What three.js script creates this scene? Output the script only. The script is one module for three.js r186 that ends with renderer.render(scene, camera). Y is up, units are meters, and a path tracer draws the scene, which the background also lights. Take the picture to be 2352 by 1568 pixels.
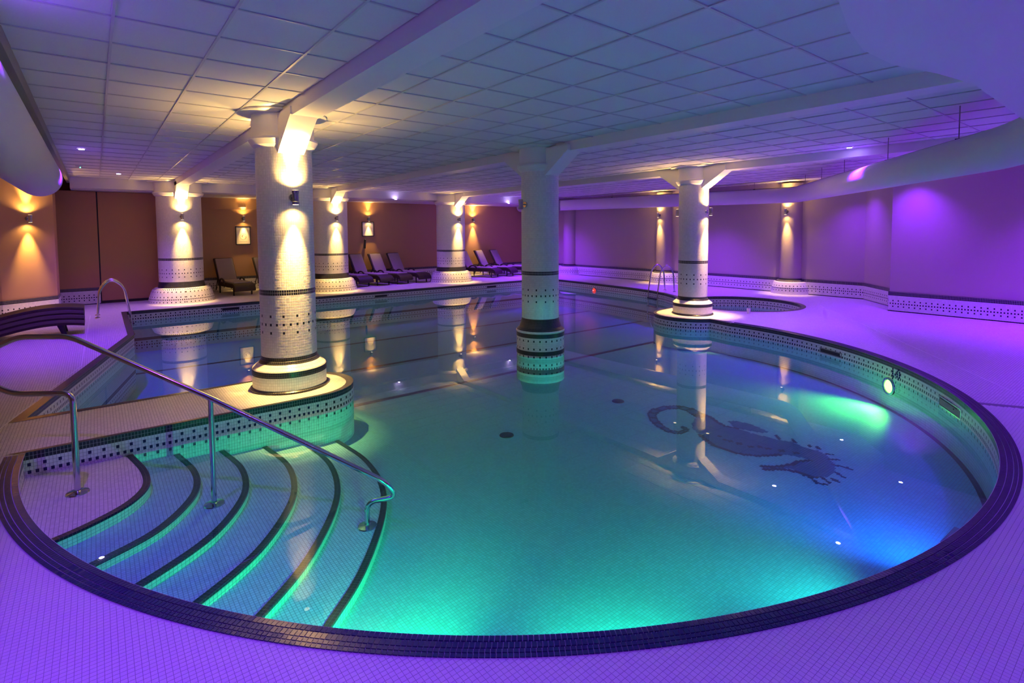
import * as THREE from 'three';
import { mergeGeometries } from 'three/addons/utils/BufferGeometryUtils.js';
import { RoundedBoxGeometry } from 'three/addons/geometries/RoundedBoxGeometry.js';

// ---------------------------------------------------------------- camera, exposure
const scene = new THREE.Scene();
scene.background = new THREE.Color(0x000000);
const renderer = new THREE.WebGLRenderer({ antialias: true });
renderer.toneMapping = THREE.LinearToneMapping;
renderer.toneMappingExposure = 1.0;
renderer.shadowMap.enabled = true;

const EYE = 1.86, CEIL = 3.25, WATER = -0.22, FOCAL = 1220;
const camera = new THREE.PerspectiveCamera(2 * Math.atan(784 / FOCAL) * 180 / Math.PI, 1.5, 0.05, 60);
{
  const yaw = 0.665, pitch = 0.0548, roll = -0.0058;
  const f = new THREE.Vector3(Math.sin(yaw) * Math.cos(pitch), -Math.sin(pitch), -Math.cos(yaw) * Math.cos(pitch));
  const r = new THREE.Vector3(Math.cos(yaw), 0, Math.sin(yaw));
  const u = new THREE.Vector3().crossVectors(r, f);
  const r2 = r.clone().multiplyScalar(Math.cos(roll)).addScaledVector(u, Math.sin(roll));
  const u2 = u.clone().multiplyScalar(Math.cos(roll)).addScaledVector(r, -Math.sin(roll));
  camera.matrixAutoUpdate = true;
  camera.position.set(0, EYE, 0);
  camera.quaternion.setFromRotationMatrix(new THREE.Matrix4().makeBasis(r2, u2, f.clone().negate()));
  camera.setViewOffset(2352, 1568, 0, 784 - 598, 2352, 1568);   // lens shifted: horizon above the middle, uprights almost upright
  camera.updateProjectionMatrix();
  camera.updateMatrixWorld(true);
}
// light colours (linear)
const VIOLET = [0.19, 0.014, 1.0], WARM = [1.0, 0.59, 0.16], GREEN = [0.0, 1.0, 0.32], LIME = [0.22, 1.0, 0.1], BLUE = [0.0, 0.14, 1.0], RED = [1.0, 0.05, 0.06];
const DOWNLIGHT_CD = 30, SCONCE_CD = 58;

// ---------------------------------------------------------------- helpers
let seed = 12345;
const rnd = () => { seed = (seed * 1664525 + 1013904223) >>> 0; return seed / 4294967296; };
const used = new Map();
const numbered = (n) => { const k = used.get(n) ?? 0; used.set(n, k + 1); return k ? `${n}_${String(k).padStart(3, '0')}` : n; };
const lin = (r, g, b) => new THREE.Color().setRGB(r, g, b);
const V2 = (x, y) => new THREE.Vector2(x, y), V3 = (x, y, z) => new THREE.Vector3(x, y, z);
function put(name, geo, material, parent) {
  const m = new THREE.Mesh(geo, material); m.name = parent === scene ? numbered(name) : name;
  m.castShadow = m.receiveShadow = true; parent.add(m); return m;
}
function struct(name, geo, material) { const m = put(name, geo, material, scene); m.userData.kind = 'structure'; return m; }
function structGroup(name) { const g = new THREE.Group(); g.name = numbered(name); g.userData.kind = 'structure'; scene.add(g); return g; }
function tag(o, label, category, group) { o.userData.label = label; o.userData.category = category; if (group) o.userData.group = group; return o; }
function thing(name, label, category, [x, y, z], turn = 0, group) {
  const g = new THREE.Group(); g.name = numbered(name); g.position.set(x, y, z); g.rotation.y = turn; scene.add(g);
  return tag(g, label, category, group);
}
const box = (x0, x1, y0, y1, z0, z1) => { const g = new THREE.BoxGeometry(x1 - x0, y1 - y0, z1 - z0); g.translate((x0 + x1) / 2, (y0 + y1) / 2, (z0 + z1) / 2); return metreUV(g); };
function metreUV(g) {                                              // uv in metres from position and normal
  const p = g.attributes.position, n = g.attributes.normal, uv = new Float32Array(p.count * 2);
  for (let i = 0; i < p.count; i++) {
    const ax = Math.abs(n.getX(i)), ay = Math.abs(n.getY(i)), az = Math.abs(n.getZ(i));
    if (ay >= ax && ay >= az) { uv[2 * i] = p.getX(i); uv[2 * i + 1] = p.getZ(i); }
    else if (ax >= az) { uv[2 * i] = p.getZ(i); uv[2 * i + 1] = p.getY(i); }
    else { uv[2 * i] = p.getX(i); uv[2 * i + 1] = p.getY(i); }
  }
  g.setAttribute('uv', new THREE.BufferAttribute(uv, 2)); return g;
}
function prism(pts, y0, y1, holes = []) {                           // upright prism over a plan outline [[x, z], ...]
  const s = new THREE.Shape(pts.map(([x, z]) => V2(x, -z)));
  for (const h of holes) s.holes.push(new THREE.Path(h.map(([x, z]) => V2(x, -z))));
  const g = new THREE.ExtrudeGeometry(s, { depth: y1 - y0, bevelEnabled: false });
  g.rotateX(-Math.PI / 2); g.translate(0, y0, 0); return metreUV(g);
}
function sheet(pts, y, holes = []) {
  const s = new THREE.Shape(pts.map(([x, z]) => V2(x, -z)));
  for (const h of holes) s.holes.push(new THREE.Path(h.map(([x, z]) => V2(x, -z))));
  const g = new THREE.ShapeGeometry(s); g.rotateX(-Math.PI / 2); g.translate(0, y, 0); return metreUV(g);
}
function ribbon(pts, yTop, yBottom, closed = false) {               // upright band along a plan line, uv = metres along, metres up
  const pos = [], uv = [], n = closed ? pts.length : pts.length - 1; let u = 0;
  for (let i = 0; i < n; i++) {
    const [ax, az] = pts[i], [bx, bz] = pts[(i + 1) % pts.length], l = Math.hypot(bx - ax, bz - az), v = u + l;
    pos.push(ax, yTop, az, bx, yTop, bz, ax, yBottom, az, bx, yTop, bz, bx, yBottom, bz, ax, yBottom, az);
    uv.push(u, yTop, v, yTop, u, yBottom, v, yTop, v, yBottom, u, yBottom); u = v;
  }
  const g = new THREE.BufferGeometry();
  g.setAttribute('position', new THREE.Float32BufferAttribute(pos, 3)); g.setAttribute('uv', new THREE.Float32BufferAttribute(uv, 2));
  g.computeVertexNormals(); return g;
}
function outward(pts) {                                             // miter normals of a closed outline, pointing out of the pool
  const n = pts.length, out = []; let a = 0;
  for (let i = 0; i < n; i++) { const p = pts[i], q = pts[(i + 1) % n]; a += p[0] * q[1] - q[0] * p[1]; }
  const s = a > 0 ? 1 : -1;
  for (let i = 0; i < n; i++) {
    const p = pts[(i + n - 1) % n], c = pts[i], q = pts[(i + 1) % n];
    const d1 = V2(c[0] - p[0], c[1] - p[1]).normalize(), d2 = V2(q[0] - c[0], q[1] - c[1]).normalize();
    const n1 = V2(d1.y, -d1.x), n2 = V2(d2.y, -d2.x), m = n1.clone().add(n2).normalize();
    const k = Math.min(1.6, 1 / Math.max(0.4, m.dot(n1)));
    out.push([m.x * s * k, m.y * s * k]);
  }
  return out;
}
function strip(a, b, y, closed) {                                   // flat band between two plan lines, uv = metres along, metres across
  const pos = [], uv = [], n = closed ? a.length : a.length - 1; let u = 0;
  for (let i = 0; i < n; i++) {
    const j = (i + 1) % a.length, l = Math.hypot(a[j][0] - a[i][0], a[j][1] - a[i][1]), w = Math.hypot(b[i][0] - a[i][0], b[i][1] - a[i][1]), w2 = Math.hypot(b[j][0] - a[j][0], b[j][1] - a[j][1]);
    pos.push(a[i][0], y, a[i][1], b[i][0], y, b[i][1], a[j][0], y, a[j][1], a[j][0], y, a[j][1], b[i][0], y, b[i][1], b[j][0], y, b[j][1]);
    uv.push(u, 0, u, w, u + l, 0, u + l, 0, u, w, u + l, w2); u += l;
  }
  const g = new THREE.BufferGeometry();
  g.setAttribute('position', new THREE.Float32BufferAttribute(pos, 3)); g.setAttribute('uv', new THREE.Float32BufferAttribute(uv, 2));
  g.computeVertexNormals();
  if (g.attributes.normal.getY(0) < 0) { const p = g.attributes.position.array, t = g.attributes.uv.array; for (let i = 0; i < p.length; i += 9) for (let k = 0; k < 3; k++) [p[i + 3 + k], p[i + 6 + k]] = [p[i + 6 + k], p[i + 3 + k]]; for (let i = 0; i < t.length; i += 6) for (let k = 0; k < 2; k++) [t[i + 2 + k], t[i + 4 + k]] = [t[i + 4 + k], t[i + 2 + k]]; g.computeVertexNormals(); }
  return g;
}
function lathe(profile, seg = 48) {                                 // [[r, y], ...], each band with its own hard edge; uv = metres round at the first radius, metres up
  const parts = [];
  for (let i = 0; i < profile.length - 1; i++) {
    const [r0, y0] = profile[i], [r1, y1] = profile[i + 1];
    const g = new THREE.LatheGeometry([V2(r0, y0), V2(r1, y1)], seg), uv = g.attributes.uv, round = 2 * Math.PI * Math.max(r0, r1), slope = Math.hypot(r1 - r0, y1 - y0), flat = Math.abs(y1 - y0) < 1e-4;
    for (let k = 0; k < uv.count; k++) uv.setXY(k, uv.getX(k) * round, flat ? uv.getY(k) * slope : y0 + (y1 - y0) * uv.getY(k));
    parts.push(g);
  }
  return parts.length > 1 ? mergeGeometries(parts) : parts[0];
}
function tube(points, r, seg = 60, round = 14, tension = 0.5) {
  const c = new THREE.CatmullRomCurve3(points.map((p) => V3(...p)), false, 'catmullrom', tension);
  return new THREE.TubeGeometry(c, seg, r, round, false);
}
function bentTube(points, r, bend, seg = 90, round = 14) {          // straight runs joined by round bends
  const path = new THREE.CurvePath(), P = points.map((p) => V3(...p)); let at = P[0];
  for (let i = 1; i < P.length; i++) {
    if (i === P.length - 1) { path.add(new THREE.LineCurve3(at, P[i])); break; }
    const b = Math.min(bend, P[i].distanceTo(P[i - 1]) * 0.48, P[i].distanceTo(P[i + 1]) * 0.48);
    const a = P[i].clone().lerp(P[i - 1], b / P[i].distanceTo(P[i - 1])), c = P[i].clone().lerp(P[i + 1], b / P[i].distanceTo(P[i + 1]));
    path.add(new THREE.LineCurve3(at, a)); path.add(new THREE.QuadraticBezierCurve3(a, P[i], c)); at = c;
  }
  return new THREE.TubeGeometry(path, seg, r, round, false);
}

// ---------------------------------------------------------------- textures (flat colour of glazed mosaic, paint and cloth; pool floor also carries the water tint)
const TW = 0.0254, TH = 0.0325;                                     // mosaic module: width, height on walls
function canvas(w, h, draw) { const c = document.createElement('canvas'); c.width = w; c.height = h; draw(c.getContext('2d'), w, h); return c; }
function tex(c, mw, mh, srgb = true) {
  const t = new THREE.CanvasTexture(c); t.wrapS = t.wrapT = THREE.RepeatWrapping; t.repeat.set(1 / mw, 1 / mh); t.magFilter = THREE.LinearFilter;
  if (srgb) t.colorSpace = THREE.SRGBColorSpace; return t;
}
const rgb = (r, g, b) => `rgb(${r | 0},${g | 0},${b | 0})`;
const DARK = [30, 34, 44];
function mosaic(cols, rows, pw, ph, grout, cell) {                  // row 0 is the lowest
  return canvas(cols * pw, rows * ph, (x, w, h) => {
    x.fillStyle = grout; x.fillRect(0, 0, w, h);
    for (let j = 0; j < rows; j++) for (let i = 0; i < cols; i++) {
      const c = cell(i, j), k = 1 + (rnd() - 0.5) * c[3];
      x.fillStyle = rgb(Math.min(255, c[0] * k), Math.min(255, c[1] * k), Math.min(255, c[2] * k));
      const g = Math.max(1, pw * 0.06); x.fillRect(i * pw + g, h - (j + 1) * ph + g, pw - 2 * g, ph - 2 * g);
    }
  });
}
const WHITE = [234, 232, 228, 0.05], INK = [...DARK, 0.3];
// each tile leans a little its own way: glazed mosaic glitters
function tilt(cols, rows, pw, ph, amount) {
  const w = cols * pw, h = rows * ph, d = new Uint8Array(w * h * 4);
  for (let j = 0; j < rows; j++) for (let i = 0; i < cols; i++) {
    const tx = (rnd() - 0.5) * amount, ty = (rnd() - 0.5) * amount;
    for (let b = 0; b < ph; b++) for (let a = 0; a < pw; a++) {
      let nx = tx, ny = ty;
      if (a === 0) nx -= 0.5; if (a === pw - 1) nx += 0.5; if (b === 0) ny -= 0.5; if (b === ph - 1) ny += 0.5;
      const o = ((j * ph + b) * w + i * pw + a) * 4, l = 1 / Math.hypot(nx, ny, 1);
      d[o] = (nx * l * 0.5 + 0.5) * 255; d[o + 1] = (ny * l * 0.5 + 0.5) * 255; d[o + 2] = (l * 0.5 + 0.5) * 255; d[o + 3] = 255;
    }
  }
  const t = new THREE.DataTexture(d, w, h); t.wrapS = t.wrapT = THREE.RepeatWrapping; t.magFilter = THREE.LinearFilter; t.needsUpdate = true; return t;
}
const tiltWall = tilt(40, 32, 12, 14, 0.04); tiltWall.repeat.set(1 / (40 * TW), 1 / (32 * TH));
const tiltFloor = tilt(40, 40, 12, 12, 0.03); tiltFloor.repeat.set(1 / (40 * TW), 1 / (40 * TW));
const std = (o) => new THREE.MeshStandardMaterial(o), phy = (o) => new THREE.MeshPhysicalMaterial(o);

const deckTile = tex(mosaic(40, 40, 28, 28, rgb(150, 148, 146), () => [228, 225, 221, 0.07]), 40 * TW, 40 * TW);
const poolWallTile = tex(mosaic(40, 20, 20, 26, rgb(170, 168, 164), (i, j) => {
  const r = 19 - j;                                                 // rows counted down from the rim
  if (r < 2) return INK;
  if ((r === 3 || r === 7) && i % 4 === 0) return INK;
  if (r === 5 && i % 2 === 0) return INK;
  return WHITE;
}), 40 * TW, 20 * TH);
const plainWallTile = tex(mosaic(40, 20, 20, 26, rgb(170, 168, 164), (i, j) => (19 - j < 2 ? INK : WHITE)), 40 * TW, 20 * TH);
const dadoTile = tex(mosaic(40, 14, 20, 26, rgb(196, 193, 189), (i, j) => {
  if (j >= 11) return INK;
  if ((j === 3 || j === 7) && i % 4 === 0) return INK;
  if (j === 5 && i % 2 === 0) return INK;
  return WHITE;
}), 40 * TW, 14 * TH);
const shaftTile = tex(mosaic(78, 80, 14, 18, rgb(214, 212, 208), (i, j) => {
  const h = (j + 0.5) * TH + 0.35;
  if (h > 1.118 && h < 1.2) return INK;
  if (Math.abs(h - 0.785) < 0.016 && i % 3 === 0) return INK;
  if ((Math.abs(h - 0.885) < 0.016 || Math.abs(h - 0.688) < 0.016) && i % 6 === 0) return INK;
  return WHITE;
}), 78 * TW, 80 * TH); shaftTile.offset.y = -0.35 / (80 * TH);
const inkTile = tex(mosaic(40, 16, 18, 18, rgb(96, 94, 92), () => INK), 40 * TW, 16 * TW);
const plainTile = tex(mosaic(40, 16, 18, 23, rgb(196, 193, 189), () => WHITE), 40 * TW, 16 * TH);
const drumTile = tex(mosaic(40, 8, 18, 23, rgb(196, 193, 189), (i, j) => ((j === 1 || j === 5) && i % 4 === 0) || (j === 3 && i % 2 === 0) ? INK : WHITE), 40 * TW, 8 * TH);
const waterTintFloorTile = tex(mosaic(40, 40, 20, 20, rgb(150, 158, 160), () => [150, 197, 202, 0.07]), 40 * TW, 40 * TW);  // aqua put into the tile colour for red light absorbed by the water
const boardTile = tex(canvas(256, 256, (x, w, h) => { x.fillStyle = rgb(232, 232, 232); x.fillRect(0, 0, w, h); for (let i = 0; i < 5000; i++) { const k = 214 + rnd() * 30; x.fillStyle = rgb(k, k, k); x.fillRect(rnd() * w, rnd() * h, 1, 1); } }), 0.6, 0.6);
const wickerTile = tex(canvas(128, 128, (x, w, h) => { for (let j = 0; j < 16; j++) for (let i = 0; i < 16; i++) { const k = (i + j) % 2 ? 1 : 0.7, n = k * (0.85 + rnd() * 0.3); x.fillStyle = rgb(58 * n, 42 * n, 34 * n); x.fillRect(i * 8, j * 8, 8, 8); } }), 0.16, 0.16);

const treadTile = tex(mosaic(40, 40, 20, 20, rgb(150, 150, 150), () => [218, 218, 216, 0.07]), 40 * TW, 40 * TW);
const M = {
  tread: std({ map: treadTile, roughness: 0.5 }),
  deck: std({ map: deckTile, normalMap: tiltFloor, roughness: 0.42 }),
  deckTile: std({ color: 0xe4e1dd, roughness: 0.38 }),
  grout: std({ color: 0x8f8d8b, roughness: 0.9 }),
  paleGrout: std({ color: 0xd2ced2, roughness: 0.85 }),
  joint: std({ color: 0xf2f0ee, roughness: 0.6 }),
  poolWall: std({ map: poolWallTile, normalMap: tiltWall, roughness: 0.3, side: THREE.DoubleSide }),
  plainPoolWall: std({ map: plainWallTile, normalMap: tiltWall, roughness: 0.3, side: THREE.DoubleSide }),
  poolFloor: std({ map: waterTintFloorTile, roughness: 0.5 }),
  ink: std({ map: inkTile, normalMap: tiltWall, roughness: 0.28, side: THREE.DoubleSide }),
  inkTile: std({ color: lin(0.018, 0.02, 0.085), roughness: 0.22 }),
  white: std({ map: plainTile, normalMap: tiltWall, roughness: 0.28 }),
  shaft: std({ map: shaftTile, normalMap: tiltWall, roughness: 0.3 }),
  drum: std({ map: drumTile, normalMap: tiltWall, roughness: 0.28 }),
  dado: std({ map: dadoTile, normalMap: tiltWall, roughness: 0.3, side: THREE.DoubleSide }),
  paint: std({ color: lin(0.86, 0.85, 0.84), roughness: 0.45 }),
  beam: std({ color: lin(0.86, 0.84, 0.83), roughness: 0.4 }),
  tan: std({ color: lin(0.56, 0.32, 0.155), roughness: 0.6, side: THREE.DoubleSide }),
  beige: std({ color: lin(0.46, 0.38, 0.34), roughness: 0.6, side: THREE.DoubleSide }),
  brown: std({ color: lin(0.52, 0.27, 0.13), roughness: 0.55 }),
  board: std({ map: boardTile, roughness: 0.75 }),
  tee: std({ color: lin(0.64, 0.64, 0.65), roughness: 0.3 }),
  chrome: std({ color: lin(0.62, 0.62, 0.64), metalness: 1, roughness: 0.16 }),
  satin: std({ color: lin(0.42, 0.42, 0.44), metalness: 1, roughness: 0.3 }),
  blackish: std({ color: lin(0.012, 0.012, 0.014), roughness: 0.5 }),
  ductCloth: std({ color: lin(0.72, 0.70, 0.70), roughness: 0.85 }),
  trimGrey: std({ color: lin(0.30, 0.28, 0.27), roughness: 0.6 }),
  wicker: std({ map: wickerTile, bumpMap: wickerTile, bumpScale: 0.003, roughness: 0.6 }),
  slat: std({ color: lin(0.10, 0.075, 0.055), roughness: 0.55 }),
  cushion: std({ color: lin(0.34, 0.29, 0.27), roughness: 0.95 }),
  navy: std({ color: lin(0.003, 0.010, 0.05), roughness: 0.4 }),
  midBlue: std({ color: lin(0.03, 0.12, 0.25), roughness: 0.4 }),
  laneBlue: std({ color: lin(0.02, 0.025, 0.06), roughness: 0.45 }),
  plastic: std({ color: lin(0.75, 0.73, 0.70), roughness: 0.4 }),
  whiteSteel: std({ color: lin(0.75, 0.75, 0.75), roughness: 0.35 }),
};
const glow = (c, k) => std({ color: 0x000000, emissive: lin(c[0], c[1], c[2]), emissiveIntensity: k });
const violetGlow = glow([0.6, 0.45, 1.0], 60), warmGlow = glow([1, 0.78, 0.45], 7), greenGlow = glow([0.45, 1, 0.14], 7), redGlow = glow([1, 0.03, 0.03], 2), blueGlow = glow([0.2, 0.4, 1], 2), pinkGlow = glow([0.8, 0.3, 1], 3);
const deepGreenGlow = glow([0.1, 1, 0.6], 2);
function spot(parent, from, to, color, cd, angle, penumbra, size = 1) {
  const l = new THREE.SpotLight(lin(...color), cd, 0, angle, penumbra, 2); l.position.set(...from); l.target.position.set(...to);
  l.castShadow = true; l.shadow.radius = size; parent.add(l); parent.add(l.target); return l;
}

// ---------------------------------------------------------------- pool outline in plan
const BC = [4.75, -5.9], BP = [-0.0106, -0.1516, -0.341, 0.215, 0.4638, -0.1201, 5.1195];
const basinR = (deg) => { const x = Math.min(180, Math.max(0, deg)) / 90 - 1; return BP.reduce((a, c) => a * x + c, 0); };
const basin = (deg, d = 0) => { const r = basinR(deg) + d, a = deg * Math.PI / 180; return [BC[0] - r * Math.cos(a), BC[1] + r * Math.sin(a)]; };
const outline = [], wide = [], kindOf = [];
const push = (p, w, k) => { outline.push(p); wide.push(w); kindOf.push(k); };
for (let d = 0; d <= 177; d += 1.5) push(basin(d), 0.132, 'near');
for (let a = 62; a >= -85; a -= 7) push([10.42 - 0.8 * Math.cos(a * Math.PI / 180), -6.82 + 0.8 * Math.sin(a * Math.PI / 180)], 0.06, 'lobe');
for (const p of [[11.05, -7.72], [11.7, -8.02], [12.3, -8.42], [12.86, -8.98], [13.2, -9.55], [13.45, -10.2], [13.62, -11.1], [13.75, -12.2], [13.85, -13.4], [13.9, -14.6], [13.9, -15.5], [0.52, -15.5], [0.5, -11.95], [-0.62, -7.2]]) push(p, 0.1, 'deep');
push([1.95, -7.2], 0.033, 'peninsula');
for (let a = -80; a <= 80; a += 10) push([1.95 + 0.575 * Math.cos(a * Math.PI / 180), -6.625 + 0.575 * Math.sin(a * Math.PI / 180)], 0.1 - Math.abs(a) * 0.0006, 'peninsula');
push([1.95, -6.05], 0.045, 'peninsula'); push([-0.59, -6.05], 0.045, 'peninsula');
const norm = outward(outline);
const off = (d) => outline.map((p, i) => [p[0] + norm[i][0] * (typeof d === 'number' ? d : d[i]), p[1] + norm[i][1] * (typeof d === 'number' ? d : d[i])]);
const circle = (cx, cz, r, n = 48) => Array.from({ length: n }, (_, i) => [cx + r * Math.cos(i / n * 2 * Math.PI), cz + r * Math.sin(i / n * 2 * Math.PI)]);
const WP = [12.85, -6.98, 1.36];

// ---------------------------------------------------------------- floor (deck)
const floor = struct('floor', prism([[-2.4, 3.1], [16.3, 3.1], [16.3, -19.4], [-2.4, -19.4]], -0.12, 0, [off(0.018), circle(WP[0], WP[1], WP[2] + 0.02)]), M.deck);
function jointStrip(a, b) { const l = Math.hypot(b[0] - a[0], b[1] - a[1]), g = new THREE.BoxGeometry(l, 0.002, 0.009); g.rotateY(-Math.atan2(b[1] - a[1], b[0] - a[0])); g.translate((a[0] + b[0]) / 2, 0.001, (a[1] + b[1]) / 2); put('joint', g, M.joint, floor); }
jointStrip([14.0, -5.56], [8.05, -1.08]); jointStrip([-0.15, -15.4], [-0.22, -9.6]); jointStrip([-0.22, -9.6], [-0.95, -6.2]);
// the tiles of the deck that the camera stands by
{
  const bed = []; for (let d = 8; d <= 120; d += 2) bed.push(basin(d, 0.137)); const far = []; for (let d = 8; d <= 120; d += 2) far.push(basin(d, 1.35));
  const b = put('grout_bed', strip(bed, far, 0.0006, false), M.grout, floor);
  const tileGeo = new THREE.BoxGeometry(TW - 0.0016, 0.003, TW - 0.0016); tileGeo.translate(0, 0.0012, 0);
  const spots = [];
  for (let i = -60; i < 330; i++) for (let j = -170; j < 40; j++) {
    const x = i * TW, z = j * TW - 0.5, dx = x - BC[0], dz = z - BC[1]; let a = Math.atan2(dz, -dx) * 180 / Math.PI;
    if (a < 9 || a > 119) continue;
    const r = Math.hypot(dx, dz), r0 = basinR(a); if (r < r0 + 0.112 || r > r0 + 1.33) continue;
    const q = V3(x, 0, z).project(camera); const inside = Math.abs(q.x) < 1 && Math.abs(q.y) < 1 && q.z < 1;
    spots.push([x, z, inside ? Math.hypot(x, EYE, z) : 100 + Math.hypot(x, z)]);
  }
  spots.sort((p, q) => p[2] - q[2]);
  for (const [x, z] of spots.slice(0, 300)) put('tile', tileGeo, M.deckTile, floor).position.set(x, 0, z);
  const rest = spots.slice(300), inst = new THREE.InstancedMesh(tileGeo, M.deckTile, rest.length), m4 = new THREE.Matrix4();
  rest.forEach(([x, z], i) => inst.setMatrixAt(i, m4.makeTranslation(x, 0, z)));
  inst.name = 'deck_tiles'; inst.userData.kind = 'stuff'; inst.receiveShadow = true; floor.add(inst);
}

// ---------------------------------------------------------------- pool shell
const poolWall = struct('wall_pool', ribbon(outline, 0, -1.1, true), M.poolWall);
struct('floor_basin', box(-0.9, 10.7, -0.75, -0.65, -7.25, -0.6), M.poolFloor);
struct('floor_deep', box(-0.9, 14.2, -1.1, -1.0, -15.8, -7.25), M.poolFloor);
struct('wall_drop', box(-0.9, 10.7, -1.0, -0.66, -7.27, -7.25), M.plainPoolWall);
const whirlWall = struct('wall_whirlpool', ribbon(circle(...WP), 0, -0.9, true), M.poolWall);
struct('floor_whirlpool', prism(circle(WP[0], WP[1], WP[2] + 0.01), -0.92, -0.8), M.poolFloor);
struct('trim_1', strip(circle(...WP), circle(WP[0], WP[1], WP[2] + 0.1), 0.004, true), M.ink);
{ const a = [], b = []; for (let d = 60; d <= 177; d += 1.5) { a.push(basin(d, -0.055)); b.push(basin(d, 0)); } struct('trim_6', strip(a, b, -0.6475, false), M.ink); }
// dark tiles on the face of the peninsula, one by one
{
  const g = new THREE.BoxGeometry(TW - 0.002, TH - 0.004, 0.003);
  const face = struct('wall_peninsula', ribbon([[-0.59, -6.048], [1.95, -6.048]], 0, -1.1), M.plainPoolWall);
  for (let k = 0; k < 25; k++) {
    const x = -0.517 + k * 0.1016;
    for (const [dx, y] of [[0, -0.107], [0, -0.172], [0, -0.238], [0.0508, -0.172]]) if (x + dx < 1.93) put('tile', g, M.inkTile, face).position.set(x + dx, y, -6.0465);
  }
}
// coping: rim tiles of the round basin one by one, strips elsewhere
{
  const rimA = [], rimB = []; for (let d = -1.5; d <= 177; d += 1.5) { rimA.push(basin(d, -0.004)); rimB.push(basin(d, 0.131)); }
  const trim = struct('trim_2', strip(rimA, rimB, 0.0045, false), M.paleGrout);
  const rows = [[0.018, 0.040, 0.0065, 0.10], [0.058, 0.036, 0.008, 0], [0.0905, 0.0246, 0.008, 0], [0.1170, 0.0246, 0.008, 0]], list = [];
  const geos = rows.map(([, w]) => { const b = new THREE.BoxGeometry(w - 0.003, 0.005, TW - 0.003); return b; });
  rows.forEach(([d, w, y, lean], k) => {
    let a = -1; while (a < 176.5) {
      const r = basinR(a) + d, [x, z] = basin(a, d), m = new THREE.Matrix4(), q = V3(x, 0, z).project(camera);
      const inside = Math.abs(q.x) < 1 && Math.abs(q.y) < 1 && q.z < 1;
      m.makeRotationFromEuler(new THREE.Euler((rnd() - 0.5) * 0.03, Math.PI + a * Math.PI / 180, lean + (rnd() - 0.5) * 0.02, 'YXZ')); m.setPosition(x, y, z);
      list.push([k, m, inside ? Math.hypot(x, EYE, z) : 99]); a += TW / r * 180 / Math.PI;
    }
  });
  list.sort((p, q) => p[2] - q[2]);
  for (const [k, m] of list.slice(0, 300)) { const t = put('tile', geos[k], M.inkTile, trim); t.applyMatrix4(m); }
  rows.forEach((_, k) => {
    const rest = list.slice(300).filter((e) => e[0] === k), inst = new THREE.InstancedMesh(geos[k], M.inkTile, rest.length);
    rest.forEach((e, i) => inst.setMatrixAt(i, e[1])); inst.name = 'rim_tiles'; inst.userData.kind = 'stuff'; trim.add(inst);
  });
  const at = kindOf.map((k, i) => i).filter((i) => kindOf[i] !== 'near'), inner = off(-0.003), outer = off(wide);
  const seq = [outline.length - outline.length + kindOf.lastIndexOf('near'), ...at];
  struct('trim_3', strip(seq.map((i) => inner[i]), seq.map((i) => outer[i]), 0.004, false), M.ink);
}

// ---------------------------------------------------------------- steps into the basin
const noses = [
  [[0.20, -6.05], [0.285, -5.52], [0.27, -5.2], [0.14, -4.95], [-0.09, -4.76], [-0.33, -4.64], [-0.6, -4.55]],
  [[0.57, -6.05], [0.65, -5.52], [0.63, -5.17], [0.54, -4.91], [0.28, -4.55], [-0.1, -4.33], [-0.4, -4.2]],
  [[0.96, -6.05], [1.03, -5.52], [1.0, -5.11], [0.9, -4.8], [0.6, -4.35], [0.15, -4.02], [-0.2, -3.85]],
  [[1.37, -6.05], [1.435, -5.46], [1.38, -5.0], [1.25, -4.63], [0.86, -4.06], [0.43, -3.71], [0.05, -3.5]],
  [[1.78, -6.05], [1.825, -5.4], [1.72, -4.83], [1.53, -4.4], [1.1, -3.79], [0.73, -3.44], [0.35, -3.15]],
  [[2.15, -6.05], [2.2, -5.36], [2.11, -4.74], [1.92, -4.26], [1.42, -3.54], [1.06, -3.18], [0.65, -2.8]]];
const stepLabel = ['topmost', 'second', 'third', 'fourth', 'fifth', 'lowest'];
const stairs = structGroup('floor_steps');
const treadY = (k) => (k ? -0.236 - 0.066 * k : -0.211);
noses.forEach((pts, k) => {
  const c = new THREE.CatmullRomCurve3(pts.map(([x, z]) => V3(x, 0, z))), fine = c.getPoints(48).map((p) => [p.x, p.z]);
  const yTop = treadY(k), under = k < 5 ? treadY(k + 1) : -0.65, last = fine[fine.length - 1];
  put('tread', prism([...fine, [last[0] - 0.6, last[1]], [-0.75, -6.05]], under - 0.01, yTop, []), M.tread, stairs);
  const inward = fine.map((p, i) => { const a = fine[Math.max(0, i - 1)], b = fine[Math.min(fine.length - 1, i + 1)], l = Math.hypot(b[0] - a[0], b[1] - a[1]); return [p[0] + (b[1] - a[1]) / l * -0.05, p[1] + (b[0] - a[0]) / l * 0.05]; });
  const s = inward[20][0] < fine[20][0] ? 1 : -1, inn = fine.map((p, i) => [p[0] + (inward[i][0] - p[0]) * s, p[1] + (inward[i][1] - p[1]) * s]);
  const out = fine.map((p, i) => [p[0] - (inward[i][0] - p[0]) * s * 0.06, p[1] - (inward[i][1] - p[1]) * s * 0.06]);
  put('nosing', strip(inn, out, yTop + 0.003, false), M.ink, stairs);
  put('nosing_edge', ribbon(out, yTop + 0.003, yTop - 0.016), M.ink, stairs);
});

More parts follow.
